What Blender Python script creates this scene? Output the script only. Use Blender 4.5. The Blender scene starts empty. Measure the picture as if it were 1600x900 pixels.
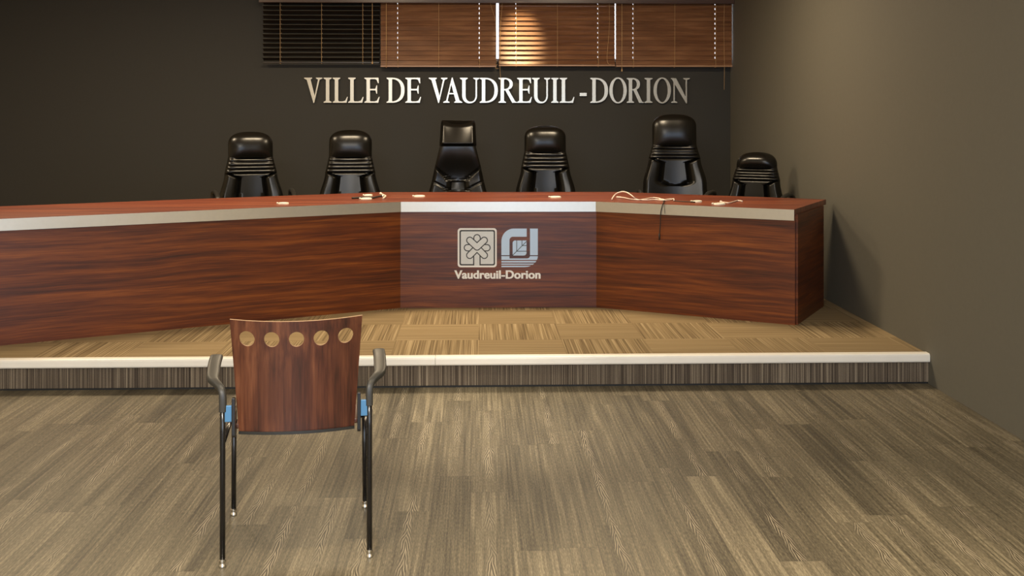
import bpy, bmesh, math, random
from mathutils import Vector, Matrix
random.seed(7)
PI = math.pi
C = bpy.context.scene.collection

# ------------------------------------------------------------------ camera
F = 1700.0                      # focal length in pixels of the 1600 px frame
HZ = 180.0                      # horizon row
CAMZ = 1.53
YAW = math.atan(52 / F)
cam = bpy.data.cameras.new('camera')
camo = bpy.data.objects.new('camera', cam); C.objects.link(camo)
camo.location = (0, 0, CAMZ); camo.rotation_euler = (PI / 2, 0, -YAW)
cam.sensor_width = 36; cam.lens = 36 * F / 1600; cam.shift_y = -(450 - HZ) / 1600
cam.clip_start = 0.05; cam.clip_end = 100
bpy.context.scene.camera = camo

def X_at(px, Y):
    t = (px - 800) / F
    return Y * (math.sin(YAW) + t * math.cos(YAW)) / (math.cos(YAW) - t * math.sin(YAW))
def Z_at(py, X, Y):
    return CAMZ - (py - HZ) * (X * math.sin(YAW) + Y * math.cos(YAW)) / F

# ------------------------------------------------------------------ world, lights, exposure
sc = bpy.context.scene
sc.view_settings.view_transform = 'Standard'; sc.view_settings.look = 'None'
sc.view_settings.gamma = 1.0; sc.view_settings.use_curve_mapping = False
sc.view_settings.exposure = 0.18
w = bpy.data.worlds.new('world'); sc.world = w; w.use_nodes = True
bg = w.node_tree.nodes['Background']; bg.inputs[0].default_value = (0.86, 0.90, 1.0, 1); bg.inputs[1].default_value = 2.2

def area(name, loc, size, power, col, rot=(0, 0, 0), sy=None, spread=None):
    l = bpy.data.lights.new(name, 'AREA'); l.energy = power; l.color = col; l.size = size
    if sy: l.shape = 'RECTANGLE'; l.size_y = sy
    if spread: l.spread = spread
    o = bpy.data.objects.new(name, l); C.objects.link(o); o.location = loc; o.rotation_euler = rot
    return o
def spot(name, loc, power, col, angle=70, blend=0.8, size=0.06, aim=None):
    l = bpy.data.lights.new(name, 'SPOT'); l.energy = power; l.color = col
    l.spot_size = math.radians(angle); l.spot_blend = blend; l.shadow_soft_size = size
    o = bpy.data.objects.new(name, l); C.objects.link(o); o.location = loc
    if aim: o.rotation_euler = (Vector(aim) - Vector(loc)).to_track_quat('-Z', 'Y').to_euler()
    return o
WARM = (1.0, 0.80, 0.54); WARM2 = (1.0, 0.88, 0.70); BLUE = (0.36, 0.62, 1.0)
area('daylight_through_rear_window', (0.25, -2.9, 1.35), 3.6, 78, BLUE, (PI / 2, 0, 0), 2.4)
for i, x in enumerate((-3.2, -1.1, 1.0)):
    area('ceiling_lamp_stage', (x, 7.9, 3.1), 0.6, 66, WARM, sy=0.6)
for i, x in enumerate((-3.0, -0.9, 1.2)):
    area('ceiling_lamp_hall', (x, 3.6, 3.1), 0.6, 14, WARM2, sy=0.6)
area('rear_fill_lamp', (-1.0, -0.6, 3.1), 1.6, 430, (1.0, 0.92, 0.80), sy=0.8)  # added fill behind the camera, out of view, brightens the desk front
spot('downlight_floor', (0.1, 5.2, 3.1), 330, WARM2, 36, 1.0, aim=(0.1, 5.45, 0))
spot('downlight_front', (1.55, 3.3, 3.1), 230, WARM, 60, 1.0, aim=(1.35, 3.1, 0))
spot('downlight_front', (-0.6, 3.0, 3.1), 170, WARM, 60, 1.0, aim=(-0.5, 2.9, 0))
spot('downlight_wall', (0.38, 10.1, 3.12), 240, (1.0, 0.80, 0.44), 25, 0.8, aim=(0.42, 10.9, 2.30))

# ------------------------------------------------------------------ node helpers
def new_mat(name):
    m = bpy.data.materials.new(name); m.use_nodes = True
    nt = m.node_tree; return m, nt, nt.nodes['Principled BSDF']
class N:
    def __init__(s, nt): s.nt = nt
    def node(s, t, **k):
        n = s.nt.nodes.new(t)
        for a, b in k.items(): setattr(n, a, b)
        return n
    def put(s, sock, v):
        if v is None: return
        if isinstance(v, bpy.types.NodeSocket): s.nt.links.new(v, sock)
        else: sock.default_value = v
    def math(s, op, a, b=None, c=None, clamp=False):
        n = s.node('ShaderNodeMath', operation=op, use_clamp=clamp)
        s.put(n.inputs[0], a); s.put(n.inputs[1], b); s.put(n.inputs[2], c); return n.outputs[0]
    def mix(s, f, a, b, mode='MIX'):
        n = s.node('ShaderNodeMix', data_type='RGBA', blend_type=mode)
        s.put(n.inputs[0], f); s.put(n.inputs[6], a); s.put(n.inputs[7], b); return n.outputs[2]
    def ramp(s, f, stops):
        n = s.node('ShaderNodeValToRGB'); s.put(n.inputs[0], f)
        e = n.color_ramp.elements
        while len(e) < len(stops): e.new(0.5)
        for i, (p, c) in enumerate(stops):
            e[i].position = p; e[i].color = (*c, 1) if len(c) == 3 else c
        return n.outputs[0]
    def coords(s): return s.node('ShaderNodeTexCoord').outputs['Object']
    def mapping(s, v, sc=(1, 1, 1), loc=(0, 0, 0), rot=(0, 0, 0)):
        n = s.node('ShaderNodeMapping'); s.put(n.inputs[0], v)
        n.inputs['Scale'].default_value = sc; n.inputs['Location'].default_value = loc; n.inputs['Rotation'].default_value = rot
        return n.outputs[0]
    def noise(s, v, scale=5, detail=3, rough=0.5, dist=0.0):
        n = s.node('ShaderNodeTexNoise'); s.put(n.inputs['Vector'], v)
        n.inputs['Scale'].default_value = scale; n.inputs['Detail'].default_value = detail
        n.inputs['Roughness'].default_value = rough; n.inputs['Distortion'].default_value = dist
        return n.outputs[0]
    def white(s, v):
        n = s.node('ShaderNodeTexWhiteNoise', noise_dimensions='3D'); s.put(n.inputs['Vector'], v); return n.outputs[0]
    def comb(s, x, y, z=0.0):
        n = s.node('ShaderNodeCombineXYZ'); s.put(n.inputs[0], x); s.put(n.inputs[1], y); s.put(n.inputs[2], z); return n.outputs[0]
    def sep(s, v):
        n = s.node('ShaderNodeSeparateXYZ'); s.put(n.inputs[0], v); return n.outputs
    def bump(s, h, strength=0.2, dist=0.01):
        n = s.node('ShaderNodeBump'); s.put(n.inputs['Height'], h); n.inputs['Strength'].default_value = strength
        n.inputs['Distance'].default_value = dist; return n.outputs[0]

def rgb(r, g, b):               # sRGB 0..255 to linear
    return tuple(((c / 255) / 12.92 if c <= 10 else (((c / 255) + 0.055) / 1.055) ** 2.4) for c in (r, g, b))

def plain(name, col, rough=0.5, metal=0.0, coat=0.0, noise=0.0, nscale=60, spec=0.5, bump=0.0):
    m, nt, b = new_mat(name); n = N(nt)
    co = n.coords()
    if noise:
        f = n.noise(co, nscale, 3)
        c = n.mix(f, (*[x * (1 - noise) for x in col], 1), (*[min(1, x * (1 + noise)) for x in col], 1))
        nt.links.new(c, b.inputs['Base Color'])
    else: b.inputs['Base Color'].default_value = (*col, 1)
    if bump:
        nt.links.new(n.bump(n.noise(co, nscale, 2), bump, 0.002), b.inputs['Normal'])
    b.inputs['Roughness'].default_value = rough; b.inputs['Metallic'].default_value = metal
    b.inputs['Coat Weight'].default_value = coat; b.inputs['Coat Roughness'].default_value = 0.15
    b.inputs['Specular IOR Level'].default_value = spec
    return m

def wood(name, stops, sc1=(1.1, 1.1, 26), sc2=(3, 3, 120), rough=0.35, coat=0.3, warp=0.02, bands=(0.8, 0.8, 7)):
    m, nt, b = new_mat(name); n = N(nt); co = n.coords()
    wv = n.noise(n.mapping(co, (1.4, 1.4, 2.0)), 1.0, 2)
    off = n.math('MULTIPLY', n.math('SUBTRACT', wv, 0.5), warp * 10)
    v = n.node('ShaderNodeVectorMath', operation='ADD'); n.put(v.inputs[0], co); n.put(v.inputs[1], n.comb(0.0, 0.0, off) if sc1[2] > sc1[1] else n.comb(0.0, off, 0.0))
    a = n.noise(n.mapping(v.outputs[0], sc1), 1.0, 4, 0.6)
    c2 = n.noise(n.mapping(v.outputs[0], sc2), 1.0, 3, 0.6)
    bd = n.noise(n.mapping(v.outputs[0], bands), 1.0, 2)
    f = n.math('ADD', n.math('MULTIPLY', a, 0.5), n.math('ADD', n.math('MULTIPLY', c2, 0.25), n.math('MULTIPLY', bd, 0.25)))
    nt.links.new(n.ramp(f, stops), b.inputs['Base Color'])
    b.inputs['Roughness'].default_value = rough; b.inputs['Coat Weight'].default_value = coat; b.inputs['Coat Roughness'].default_value = 0.25
    return m

M = {}
M['mahogany'] = wood('mahogany_laminate', [(0.34, (0.034, 0.007, 0.002)), (0.46, (0.100, 0.020, 0.0035)), (0.55, (0.175, 0.040, 0.005)), (0.68, (0.33, 0.095, 0.012))], sc1=(1.6, 1.6, 42), sc2=(4, 4, 190), bands=(0.5, 0.5, 9), warp=0.004, coat=0.03, rough=0.40)
M['mahogany_top'] = wood('mahogany_laminate_top', [(0.34, (0.07, 0.012, 0.005)), (0.5, (0.17, 0.034, 0.012)), (0.66, (0.30, 0.08, 0.025))], sc1=(1.1, 22, 1), sc2=(3, 90, 3), bands=(.8, 6, 1), rough=0.45)
M['slat'] = wood('blind_slat_wood', [(0.34, (0.09, 0.034, 0.014)), (0.5, (0.19, 0.082, 0.035)), (0.66, (0.32, 0.155, 0.07))], sc1=(2, 30, 30), sc2=(6, 160, 160), bands=(1, 9, 18), rough=0.34, coat=0.25, warp=0.0)
M['slat_dark'] = wood('blind_slat_dark_wood', [(0.34, (0.008, 0.005, 0.004)), (0.66, (0.03, 0.022, 0.016))], sc1=(2, 30, 30), sc2=(6, 160, 160), bands=(1, 9, 18), rough=0.3, warp=0.0)
M['rail'] = wood('blind_rail_wood', [(0.34, (0.28, 0.14, 0.07)), (0.66, (0.55, 0.32, 0.18))], sc1=(2, 30, 30), sc2=(6, 160, 160), rough=0.35, warp=0.0)
M['valance'] = wood('valance_wood', [(0.34, (0.035, 0.014, 0.008)), (0.66, (0.10, 0.045, 0.022))], sc1=(2, 30, 30), sc2=(6, 160, 160), rough=0.4, warp=0.0)
M['slat_highlight'] = plain('slat_edge_highlight', (0.48, 0.27, 0.13), 0.45)  # painted highlight: lighter tan on the slat edges facing the hall
M['slat_highlight_dark'] = plain('slat_edge_highlight_dark', (0.16, 0.15, 0.12), 0.45)  # same painted edge highlight, dimmer, for the dark slats
M['cord'] = plain('tan_cord', (0.62, 0.40, 0.19), 0.7)
M['steel'] = plain('brushed_steel', (0.66, 0.63, 0.56), 0.34, 0.75, noise=0.04, nscale=40)
M['steel_letter'] = plain('steel_letter', (0.60, 0.56, 0.47), 0.27, 0.8)
M['letter_side'] = plain('steel_letter_side', (0.55, 0.5, 0.42), 0.35, 1.0)
M['nosing'] = plain('cream_vinyl_nosing', (0.86, 0.82, 0.74), 0.4, noise=0.05, nscale=9)
M['white_sticker'] = plain('white_vinyl', (0.95, 0.94, 0.90), 0.5)
M['silver_sticker'] = plain('silver_vinyl', (0.70, 0.71, 0.68), 0.42, 0.1, noise=0.06, nscale=30)
M['blue_silver'] = plain('blue_silver_vinyl', (0.52, 0.66, 0.80), 0.4, 0.15)
M['outline'] = plain('dark_outline_vinyl', (0.03, 0.032, 0.03), 0.5)
M['leather'] = plain('black_leather', (0.0045, 0.004, 0.003), 0.27, bump=0.06, nscale=260, spec=0.38)
M['black_plastic'] = plain('black_plastic', (0.018, 0.017, 0.015), 0.42)
M['arm_plastic'] = plain('charcoal_armrest_plastic', (0.035, 0.033, 0.028), 0.45)
M['black_metal'] = plain('black_enamel_tube', (0.006, 0.006, 0.007), 0.25, coat=0.4)
M['blue_metal'] = plain('blue_grey_bracket', (0.08, 0.22, 0.40), 0.35, 0.3)
M['chrome'] = plain('chrome', (0.75, 0.73, 0.68), 0.2, 1.0)
M['cream_plastic'] = plain('cream_plastic', (0.92, 0.86, 0.72), 0.35)
M['white_cable'] = plain('white_cable', (0.78, 0.66, 0.56), 0.45)
M['black_cable'] = plain('black_cable', (0.02, 0.015, 0.01), 0.5)
M['wall_dark'] = plain('charcoal_wall_paint', (0.027, 0.0255, 0.021), 0.7, noise=0.10, nscale=50, bump=0.1)
M['wall_side'] = plain('lit_side_wall_paint', (0.105, 0.098, 0.076), 0.75, noise=0.06, nscale=40)  # paler than the back wall: its different lighting is put into the colour
M['wall_cream'] = plain('cream_wall_paint', (0.62, 0.53, 0.38), 0.8)
M['ceiling'] = plain('ceiling_tile_paint', (0.60, 0.56, 0.48), 0.9)
M['frame'] = plain('window_frame_paint', (0.5, 0.5, 0.5), 0.5)
M['black_gap'] = plain('black_base_strip', (0.008, 0.008, 0.007), 0.6)
M['chair_ply'] = wood('dark_stained_plywood', [(0.36, (0.022, 0.007, 0.004)), (0.47, (0.065, 0.018, 0.009)), (0.56, (0.115, 0.036, 0.016)), (0.68, (0.20, 0.075, 0.034))], sc1=(30, 3, 3.5), sc2=(150, 6, 8), bands=(9, 3, 5), rough=0.35, coat=0.2, warp=0.06)
M['ply_edge'] = plain('plywood_edge', (0.42, 0.25, 0.13), 0.5, noise=0.2, nscale=80)

def m_glass():
    m, nt, b = new_mat('window_glass'); b.inputs['Base Color'].default_value = (1, 1, 1, 1); b.inputs['Roughness'].default_value = 0.0
    b.inputs['Transmission Weight'].default_value = 1.0; b.inputs['IOR'].default_value = 1.01; return m
M['glass'] = m_glass()

def m_carpet(name, tiled, cols, dens=1.0):
    m, nt, b = new_mat(name); n = N(nt); co = n.coords(); s = n.sep(co)
    T = 0.5
    if tiled:
        iy = n.math('FLOOR', n.math('DIVIDE', n.math('SUBTRACT', s[1], 6.087), T)); ix = n.math('FLOOR', n.math('DIVIDE', s[0], T))
        par = n.math('MODULO', n.math('ABSOLUTE', n.math('ADD', ix, iy)), 2.0)      # 0: stripes run across, 1: stripes run away
        rnd = n.white(n.comb(ix, iy, 3.0))
        a = n.math('ADD', n.math('MULTIPLY', s[0], par), n.math('MULTIPLY', s[1], n.math('SUBTRACT', 1.0, par)))   # across the stripes
        l = n.math('ADD', n.math('MULTIPLY', s[1], par), n.math('MULTIPLY', s[0], n.math('SUBTRACT', 1.0, par)))   # along them
    else:
        a = s[0]; l = s[2]; rnd = n.white(n.comb(n.math('FLOOR', n.math('DIVIDE', s[0], T)), 1.0, 1.0)); par = 1.0
    st = n.noise(n.comb(n.math('MULTIPLY', a, 120 * dens), n.math('MULTIPLY', l, 0.8), n.math('MULTIPLY', rnd, 40)), 1.0, 2, 0.6)
    st2 = n.noise(n.comb(n.math('MULTIPLY', a, 30 * dens), n.math('MULTIPLY', l, 1.0), n.math('MULTIPLY', rnd, 40)), 1.0, 1)
    fine = n.noise(co, 420, 2)
    k = n.math('ADD', n.math('MULTIPLY', st, 0.75), n.math('ADD', n.math('MULTIPLY', st2, 0.08), n.math('MULTIPLY', fine, 0.10)))
    if tiled:                                                          # the stripes that run across are much finer drawn
        k = n.math('ADD', 0.5, n.math('MULTIPLY', n.math('SUBTRACT', k, 0.5), n.math('ADD', 0.5, n.math('MULTIPLY', par, 0.45))))
    col = n.ramp(k, [(0.30, cols[0]), (0.48, cols[1]), (0.66, cols[2])])
    br = n.math('ADD', 0.92, n.math('MULTIPLY', rnd, 0.14))
    col = n.mix(1.0, col, n.comb(br, br, br), 'MULTIPLY')
    nt.links.new(col, b.inputs['Base Color']); b.inputs['Roughness'].default_value = 0.95; b.inputs['Specular IOR Level'].default_value = 0.15
    nt.links.new(n.bump(st, 0.5, 0.004), b.inputs['Normal'])
    return m
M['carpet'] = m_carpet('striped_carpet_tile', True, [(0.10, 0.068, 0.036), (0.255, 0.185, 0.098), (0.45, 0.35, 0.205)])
M['riser'] = m_carpet('shaded_riser_carpet', False, [(0.030, 0.022, 0.017), (0.12, 0.094, 0.070), (0.34, 0.28, 0.20)], 1.3)  # same carpet as the platform, with the riser's shade put into the colours

def m_floor():
    m, nt, b = new_mat('taupe_wood_plank_vinyl'); n = N(nt); co = n.coords(); s = n.sep(co)
    PW, PL = 0.152, 1.22
    ux = n.math('DIVIDE', n.math('ADD', s[0], 50.04), PW); ix = n.math('FLOOR', ux)
    sh = n.white(n.comb(ix, 5.0, 2.0))
    vy = n.math('ADD', n.math('DIVIDE', n.math('ADD', s[1], 50.0), PL), n.math('MULTIPLY', sh, 7.0)); iy = n.math('FLOOR', vy)
    u = n.math('SUBTRACT', n.math('SUBTRACT', ux, ix), 0.5); v = n.math('SUBTRACT', vy, iy)
    r1 = n.white(n.comb(ix, iy, 1.0)); r2 = n.white(n.comb(ix, iy, 9.0)); r3 = n.white(n.comb(ix, iy, 17.0))
    # straight grain
    gv = n.comb(n.math('MULTIPLY', s[0], 110), n.math('MULTIPLY', s[1], 1.5), n.math('MULTIPLY', r1, 60))
    g = n.noise(gv, 1.0, 4, 0.65)
    g2 = n.noise(n.comb(n.math('MULTIPLY', s[0], 16), n.math('MULTIPLY', s[1], 1.3), n.math('MULTIPLY', r1, 60)), 1.0, 2)
    fl = n.noise(n.comb(n.math('MULTIPLY', s[0], 300), n.math('MULTIPLY', s[1], 40), 0.0), 1.0, 2)
    base = n.math('ADD', n.math('MULTIPLY', g, 0.48), n.math('ADD', n.math('MULTIPLY', g2, 0.20), n.math('MULTIPLY', fl, 0.32)))
    base = n.math('ADD', base, n.math('MULTIPLY', n.math('SUBTRACT', r2, 0.5), 0.085))
    col = n.ramp(base, [(0.37, (0.034, 0.027, 0.016)), (0.46, (0.085, 0.071, 0.044)), (0.54, (0.140, 0.117, 0.074)), (0.65, (0.27, 0.228, 0.148))])
    # cathedral figure down the middle of some planks
    wob = n.math('MULTIPLY', n.math('SUBTRACT', n.noise(n.comb(n.math('MULTIPLY', r1, 30), n.math('MULTIPLY', s[1], 4.0), 0.0), 1.0, 2), 0.5), 0.30)
    uc = n.math('ABSOLUTE', n.math('ADD', u, wob))
    ph = n.math('ADD', n.math('MULTIPLY', s[1], 33.0), n.math('ADD', n.math('MULTIPLY', n.math('POWER', uc, 0.9), 40.0), n.math('ADD', n.math('MULTIPLY', n.noise(n.comb(0.0, n.math('MULTIPLY', s[1], 5.0), r1), 1.0, 1), 9.0), n.math('MULTIPLY', n.noise(n.comb(n.math('MULTIPLY', s[0], 60), n.math('MULTIPLY', s[1], 9), r1), 1.0, 1), 2.2))))
    ring = n.math('POWER', n.math('ADD', 0.5, n.math('MULTIPLY', n.math('SINE', n.math('MULTIPLY', ph, 2.3)), 0.5)), 3.0)
    wid = n.math('ADD', 0.03, n.math('MULTIPLY', n.noise(n.comb(n.math('MULTIPLY', s[1], 7.0), n.math('MULTIPLY', r3, 50), 0.0), 1.0, 1), 0.22))
    mask = n.math('SUBTRACT', 1.0, n.math('DIVIDE', uc, wid), clamp=True)
    pick = n.math('GREATER_THAN', r3, 0.56)
    gate = n.math('MULTIPLY', n.math('SUBTRACT', n.noise(n.comb(n.math('MULTIPLY', s[1], 3.3), n.math('MULTIPLY', r2, 50), 7.0), 1.0, 2), 0.36), 5.0, clamp=True)
    pick = n.math('MULTIPLY', pick, gate)
    mk = n.math('MULTIPLY', n.math('MINIMUM', n.math('MULTIPLY', mask, 1.9), 1.0), pick)
    col = n.mix(n.math('MULTIPLY', mk, n.math('MULTIPLY', ring, 0.9)), col, (0.40, 0.34, 0.235, 1))
    inv = n.math('POWER', n.math('SUBTRACT', 0.5, n.math('MULTIPLY', n.math('SINE', n.math('MULTIPLY', ph, 2.3)), 0.5)), 3.0)
    col = n.mix(n.math('MULTIPLY', mk, n.math('MULTIPLY', inv, 0.85)), col, (0.022, 0.016, 0.010, 1))
    # joints
    e1 = n.math('GREATER_THAN', n.math('ABSOLUTE', u), 0.492); e2 = n.math('LESS_THAN', v, 0.0022)
    col = n.mix(n.math('MULTIPLY', n.math('MAXIMUM', e1, e2), 0.45), col, (0.03, 0.022, 0.014, 1))
    nt.links.new(col, b.inputs['Base Color'])
    nt.links.new(n.math('ADD', 0.40, n.math('MULTIPLY', g, 0.18)), b.inputs['Roughness'])
    nt.links.new(n.bump(n.math('ADD', g, fl), 0.12, 0.002), b.inputs['Normal'])
    return m
M['floor'] = m_floor()

# ------------------------------------------------------------------ mesh helpers
class MB:
    def __init__(s): s.v = []; s.f = []; s.mi = []; s.cur = 0
    def add(s, vs, fs):
        k = len(s.v); s.v += [tuple(p) for p in vs]; s.f += [tuple(i + k for i in f) for f in fs]; s.mi += [s.cur] * len(fs); return s
    def box(s, x0, x1, y0, y1, z0, z1, mat=None):
        P = [(x0, y0, z0), (x1, y0, z0), (x1, y1, z0), (x0, y1, z0), (x0, y0, z1), (x1, y0, z1), (x1, y1, z1), (x0, y1, z1)]
        if mat is not None: P = [mat @ Vector(p) for p in P]
        return s.add(P, [(0, 3, 2, 1), (4, 5, 6, 7), (0, 1, 5, 4), (1, 2, 6, 5), (2, 3, 7, 6), (3, 0, 4, 7)])
    def prism(s, poly, frame, d0, d1):
        """poly: (a, b) pairs; frame(a, b, d) gives a point"""
        n = len(poly)
        P = [frame(a, b, d0) for a, b in poly] + [frame(a, b, d1) for a, b in poly]
        return s.add(P, [tuple(range(n))[::-1], tuple(range(n, 2 * n))] + [(i, (i + 1) % n, (i + 1) % n + n, i + n) for i in range(n)])
    def band(s, outer, inner, frame, d0, d1):
        n = len(outer)
        for i in range(n - 1):
            s.prism([outer[i], outer[i + 1], inner[i + 1], inner[i]], frame, d0, d1)
        return s
    def tube(s, pts, r, seg=10, caps=True, flat=None):
        pts = [Vector(p) for p in pts]; n = len(pts); rs = r if isinstance(r, (list, tuple)) else [r] * n
        T = [(pts[min(i + 1, n - 1)] - pts[max(i - 1, 0)]).normalized() for i in range(n)]
        up = Vector((0, 0, 1)) if abs(T[0].z) < 0.9 else Vector((1, 0, 0))
        a = (up - T[0] * up.dot(T[0])).normalized(); V = []
        for i in range(n):
            a = (a - T[i] * a.dot(T[i])).normalized(); b = T[i].cross(a)
            for k in range(seg):
                t = 2 * PI * k / seg
                V.append(pts[i] + (a * math.cos(t) * (flat or 1) + b * math.sin(t)) * rs[i])
        Fs = [(i * seg + k, i * seg + (k + 1) % seg, (i + 1) * seg + (k + 1) % seg, (i + 1) * seg + k) for i in range(n - 1) for k in range(seg)]
        if caps: Fs += [tuple(range(seg))[::-1], tuple((n - 1) * seg + k for k in range(seg))]
        return s.add(V, Fs)
    def lathe(s, prof, c=(0, 0, 0), seg=24):
        n = len(prof); V = [(c[0] + r * math.cos(2 * PI * k / seg), c[1] + r * math.sin(2 * PI * k / seg), c[2] + z) for r, z in prof for k in range(seg)]
        Fs = [(i * seg + k, i * seg + (k + 1) % seg, (i + 1) * seg + (k + 1) % seg, (i + 1) * seg + k) for i in range(n - 1) for k in range(seg)]
        Fs += [tuple(range(seg))[::-1], tuple((n - 1) * seg + k for k in range(seg))]
        return s.add(V, Fs)
    def loft(s, rings, close=True):
        n = len(rings[0]); V = [p for r in rings for p in r]
        Fs = [(i * n + k, i * n + (k + 1) % n, (i + 1) * n + (k + 1) % n, (i + 1) * n + k) for i in range(len(rings) - 1) for k in range(n)]
        if close: Fs += [tuple(range(n))[::-1], tuple((len(rings) - 1) * n + k for k in range(n))]
        return s.add(V, Fs)
    def build(s, name, mats, parent=None, smooth=False, bevel=0.0, auto=None):
        me = bpy.data.meshes.new(name); me.from_pydata(s.v, [], s.f)
        mats = mats if isinstance(mats, (list, tuple)) else [mats]
        for m in mats: me.materials.append(m)
        for p, i in zip(me.polygons, s.mi): p.material_index = i
        bm = bmesh.new(); bm.from_mesh(me)
        bmesh.ops.recalc_face_normals(bm, faces=bm.faces)
        if bevel:
            bmesh.ops.bevel(bm, geom=[e for e in bm.edges if len(e.link_faces) == 2 and e.calc_face_angle(0) > 0.6], offset=bevel, segments=2, affect='EDGES', profile=0.6)
        bm.to_mesh(me); bm.free()
        if smooth:
            for p in me.polygons: p.use_smooth = True
            if auto:
                me.set_sharp_from_angle(angle=math.radians(auto))
        o = bpy.data.objects.new(name, me); C.objects.link(o)
        if parent: o.parent = parent
        return o
def tag(o, label, cat, group=None):
    o['label'] = label; o['category'] = cat
    if group: o['group'] = group
    return o
def thing(name, label, cat, loc=(0, 0, 0), rz=0.0, group=None):
    o = bpy.data.objects.new(name, None); C.objects.link(o); o.location = loc; o.rotation_euler = (0, 0, rz); o.empty_display_size = 0.1
    return tag(o, label, cat, group)
def structure(o): o['kind'] = 'structure'; return o
def copy_tree(o, parent=None):
    c = o.copy(); C.objects.link(c)
    if parent: c.parent = parent
    for ch in o.children: copy_tree(ch, c)
    return c
def smoothpath(pts, k=6):
    pts = [Vector(p) for p in pts]; out = []
    for i in range(len(pts) - 1):
        p0 = pts[max(i - 1, 0)]; p1 = pts[i]; p2 = pts[i + 1]; p3 = pts[min(i + 2, len(pts) - 1)]
        for j in range(k):
            t = j / k
            out.append(0.5 * ((2 * p1) + (p2 - p0) * t + (2 * p0 - 5 * p1 + 4 * p2 - p3) * t * t + (3 * p1 - p0 - 3 * p2 + p3) * t ** 3))
    out.append(pts[-1]); return out

# ------------------------------------------------------------------ the room
PZ = 0.17                       # platform height
NY = 6.10                       # front of the platform
WY = 11.0                       # back wall
WXR = X_at(1141.3, WY); WXL = -5.4; CEIL = 3.15; RY = -3.0
structure(MB().box(WXL, WXR, RY, NY + 0.03, -0.1, 0).build('floor', M['floor']))
structure(MB().box(WXL, WXR, NY + 0.05, WY, -0.1, PZ).build('platform', M['carpet']))
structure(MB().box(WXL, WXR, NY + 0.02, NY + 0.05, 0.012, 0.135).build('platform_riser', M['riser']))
structure(MB().box(WXL, WXR, NY + 0.028, NY + 0.05, 0.0, 0.012).build('baseboard_platform', M['black_gap']))
# rounded nosing on the platform edge, two lengths meeting at a joint
prof = [(0.05, 0.172), (0.055, 0.176), (0.012, 0.176), (0.004, 0.172), (0.0, 0.163), (0.0, 0.136), (0.003, 0.129), (0.010, 0.126), (0.05, 0.126)]
jx = X_at(680, NY)
for i, (a, b) in enumerate(((WXL, jx - 0.001), (jx + 0.001, WXR))):
    mb = MB(); mb.prism(prof, lambda u, v, d: (d, NY + u, v), a, b)
    structure(mb.build('trim_%d' % (i + 1), M['nosing']))
structure(MB().box(WXL, WXR, RY, WY, CEIL, CEIL + 0.1).build('ceiling', M['ceiling']))
structure(MB().box(WXL - 0.1, WXL, RY, WY + .12, 0, CEIL).build('wall_left', M['wall_cream']))
# right wall: olive grey, paled for its lighting, beside the platform, cream further back in the hall
structure(MB().box(WXR, WXR + 0.1, 3.4, WY + .12, 0, CEIL).build('wall_right', M['wall_side']))
structure(MB().box(WXR, WXR + 0.1, RY, 3.4, 0, CEIL).build('wall_right_hall', M['wall_cream']))
# rear wall with a wide window opening
mb = MB(); wx0, wx1, wz1 = -1.6, 2.1, 2.6
mb.box(WXL, wx0, RY - .1, RY, 0, CEIL); mb.box(wx1, WXR, RY - .1, RY, 0, CEIL); mb.box(wx0, wx1, RY - .1, RY, wz1, CEIL)
structure(mb.build('wall_rear', M['wall_cream']))
mb = MB()
for x in (wx0, (wx0 + wx1) / 2 - .03, wx1 - .06): mb.box(x, x + .06, RY - .09, RY - .03, 0, wz1)
mb.box(wx0, wx1, RY - .09, RY - .03, 0, .08); mb.box(wx0, wx1, RY - .09, RY - .03, wz1 - .06, wz1)
structure(mb.build('window_5', M['frame']))

# back wall with the window openings behind the blinds
BZ0 = Z_at(96, 0, WY); BZ1 = Z_at(-2, 0, WY)
bx = [X_at(p, WY - 0.10) for p in (410, 594, 778.5, 961.5, 1141)]
ops = []
for i in (1, 2, 3):
    ops.append((bx[i] + (0.02 if i > 1 else 0.12) - (0.04 if i > 1 else 0), (bx[i + 1] + 0.02) if i < 3 else WXR - 0.0))
wx = [(ops[0][0], WXR - 0.001)]
mb = MB()
mb.box(WXL, WXR, WY, WY + .12, 0, BZ0); mb.box(WXL, WXR, WY, WY + .12, BZ1, CEIL); mb.box(WXL, wx[0][0], WY, WY + .12, BZ0, BZ1)
structure(mb.build('wall_back', M['wall_dark']))
for i in range(3):
    a = wx[0][0] if i == 0 else (bx[i + 1] - 0.03 + 0.03); b = bx[i + 2] if i < 2 else WXR
    mb = MB(); t = 0.03; y0, y1 = WY + .05, WY + .09
    a2 = a if i == 0 else a + 0.04
    mb.box(a2, a2 + t, y0, y1, BZ0, BZ1); mb.box(b - t - 0.04, b - 0.04, y0, y1, BZ0, BZ1) if i < 2 else None
    mb.box(a, b, y0, y1, BZ0, BZ0 + t); mb.box(a, b, y0, y1, BZ1 - t, BZ1)
    fr = structure(mb.build('window_%d' % (i + 1), M['frame']))
    MB().box(a2, b - 0.04, WY + .068, WY + .072, BZ0 + t, BZ1 - t).build('pane', M['glass'], fr)

# ------------------------------------------------------------------ valance and blinds
vy0 = WY - 0.18
mb = MB(); vz0 = Z_at(4.8, 0, vy0)
mb.box(bx[0] - 0.02, WXR - 0.001, vy0, vy0 + 0.018, vz0, vz0 + 0.11); mb.box(bx[0] - 0.02, WXR - 0.001, vy0 + 0.018, WY - 0.001, vz0 + 0.095, vz0 + 0.11)
mb.box(bx[0] - 0.02, WXR - 0.001, vy0 - 0.006, vy0, vz0 + 0.002, vz0 + 0.014)
tag(mb.build('blind_valance', M['valance'], bevel=0.002), 'long dark wooden valance board above the row of window blinds', 'valance')

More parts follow.
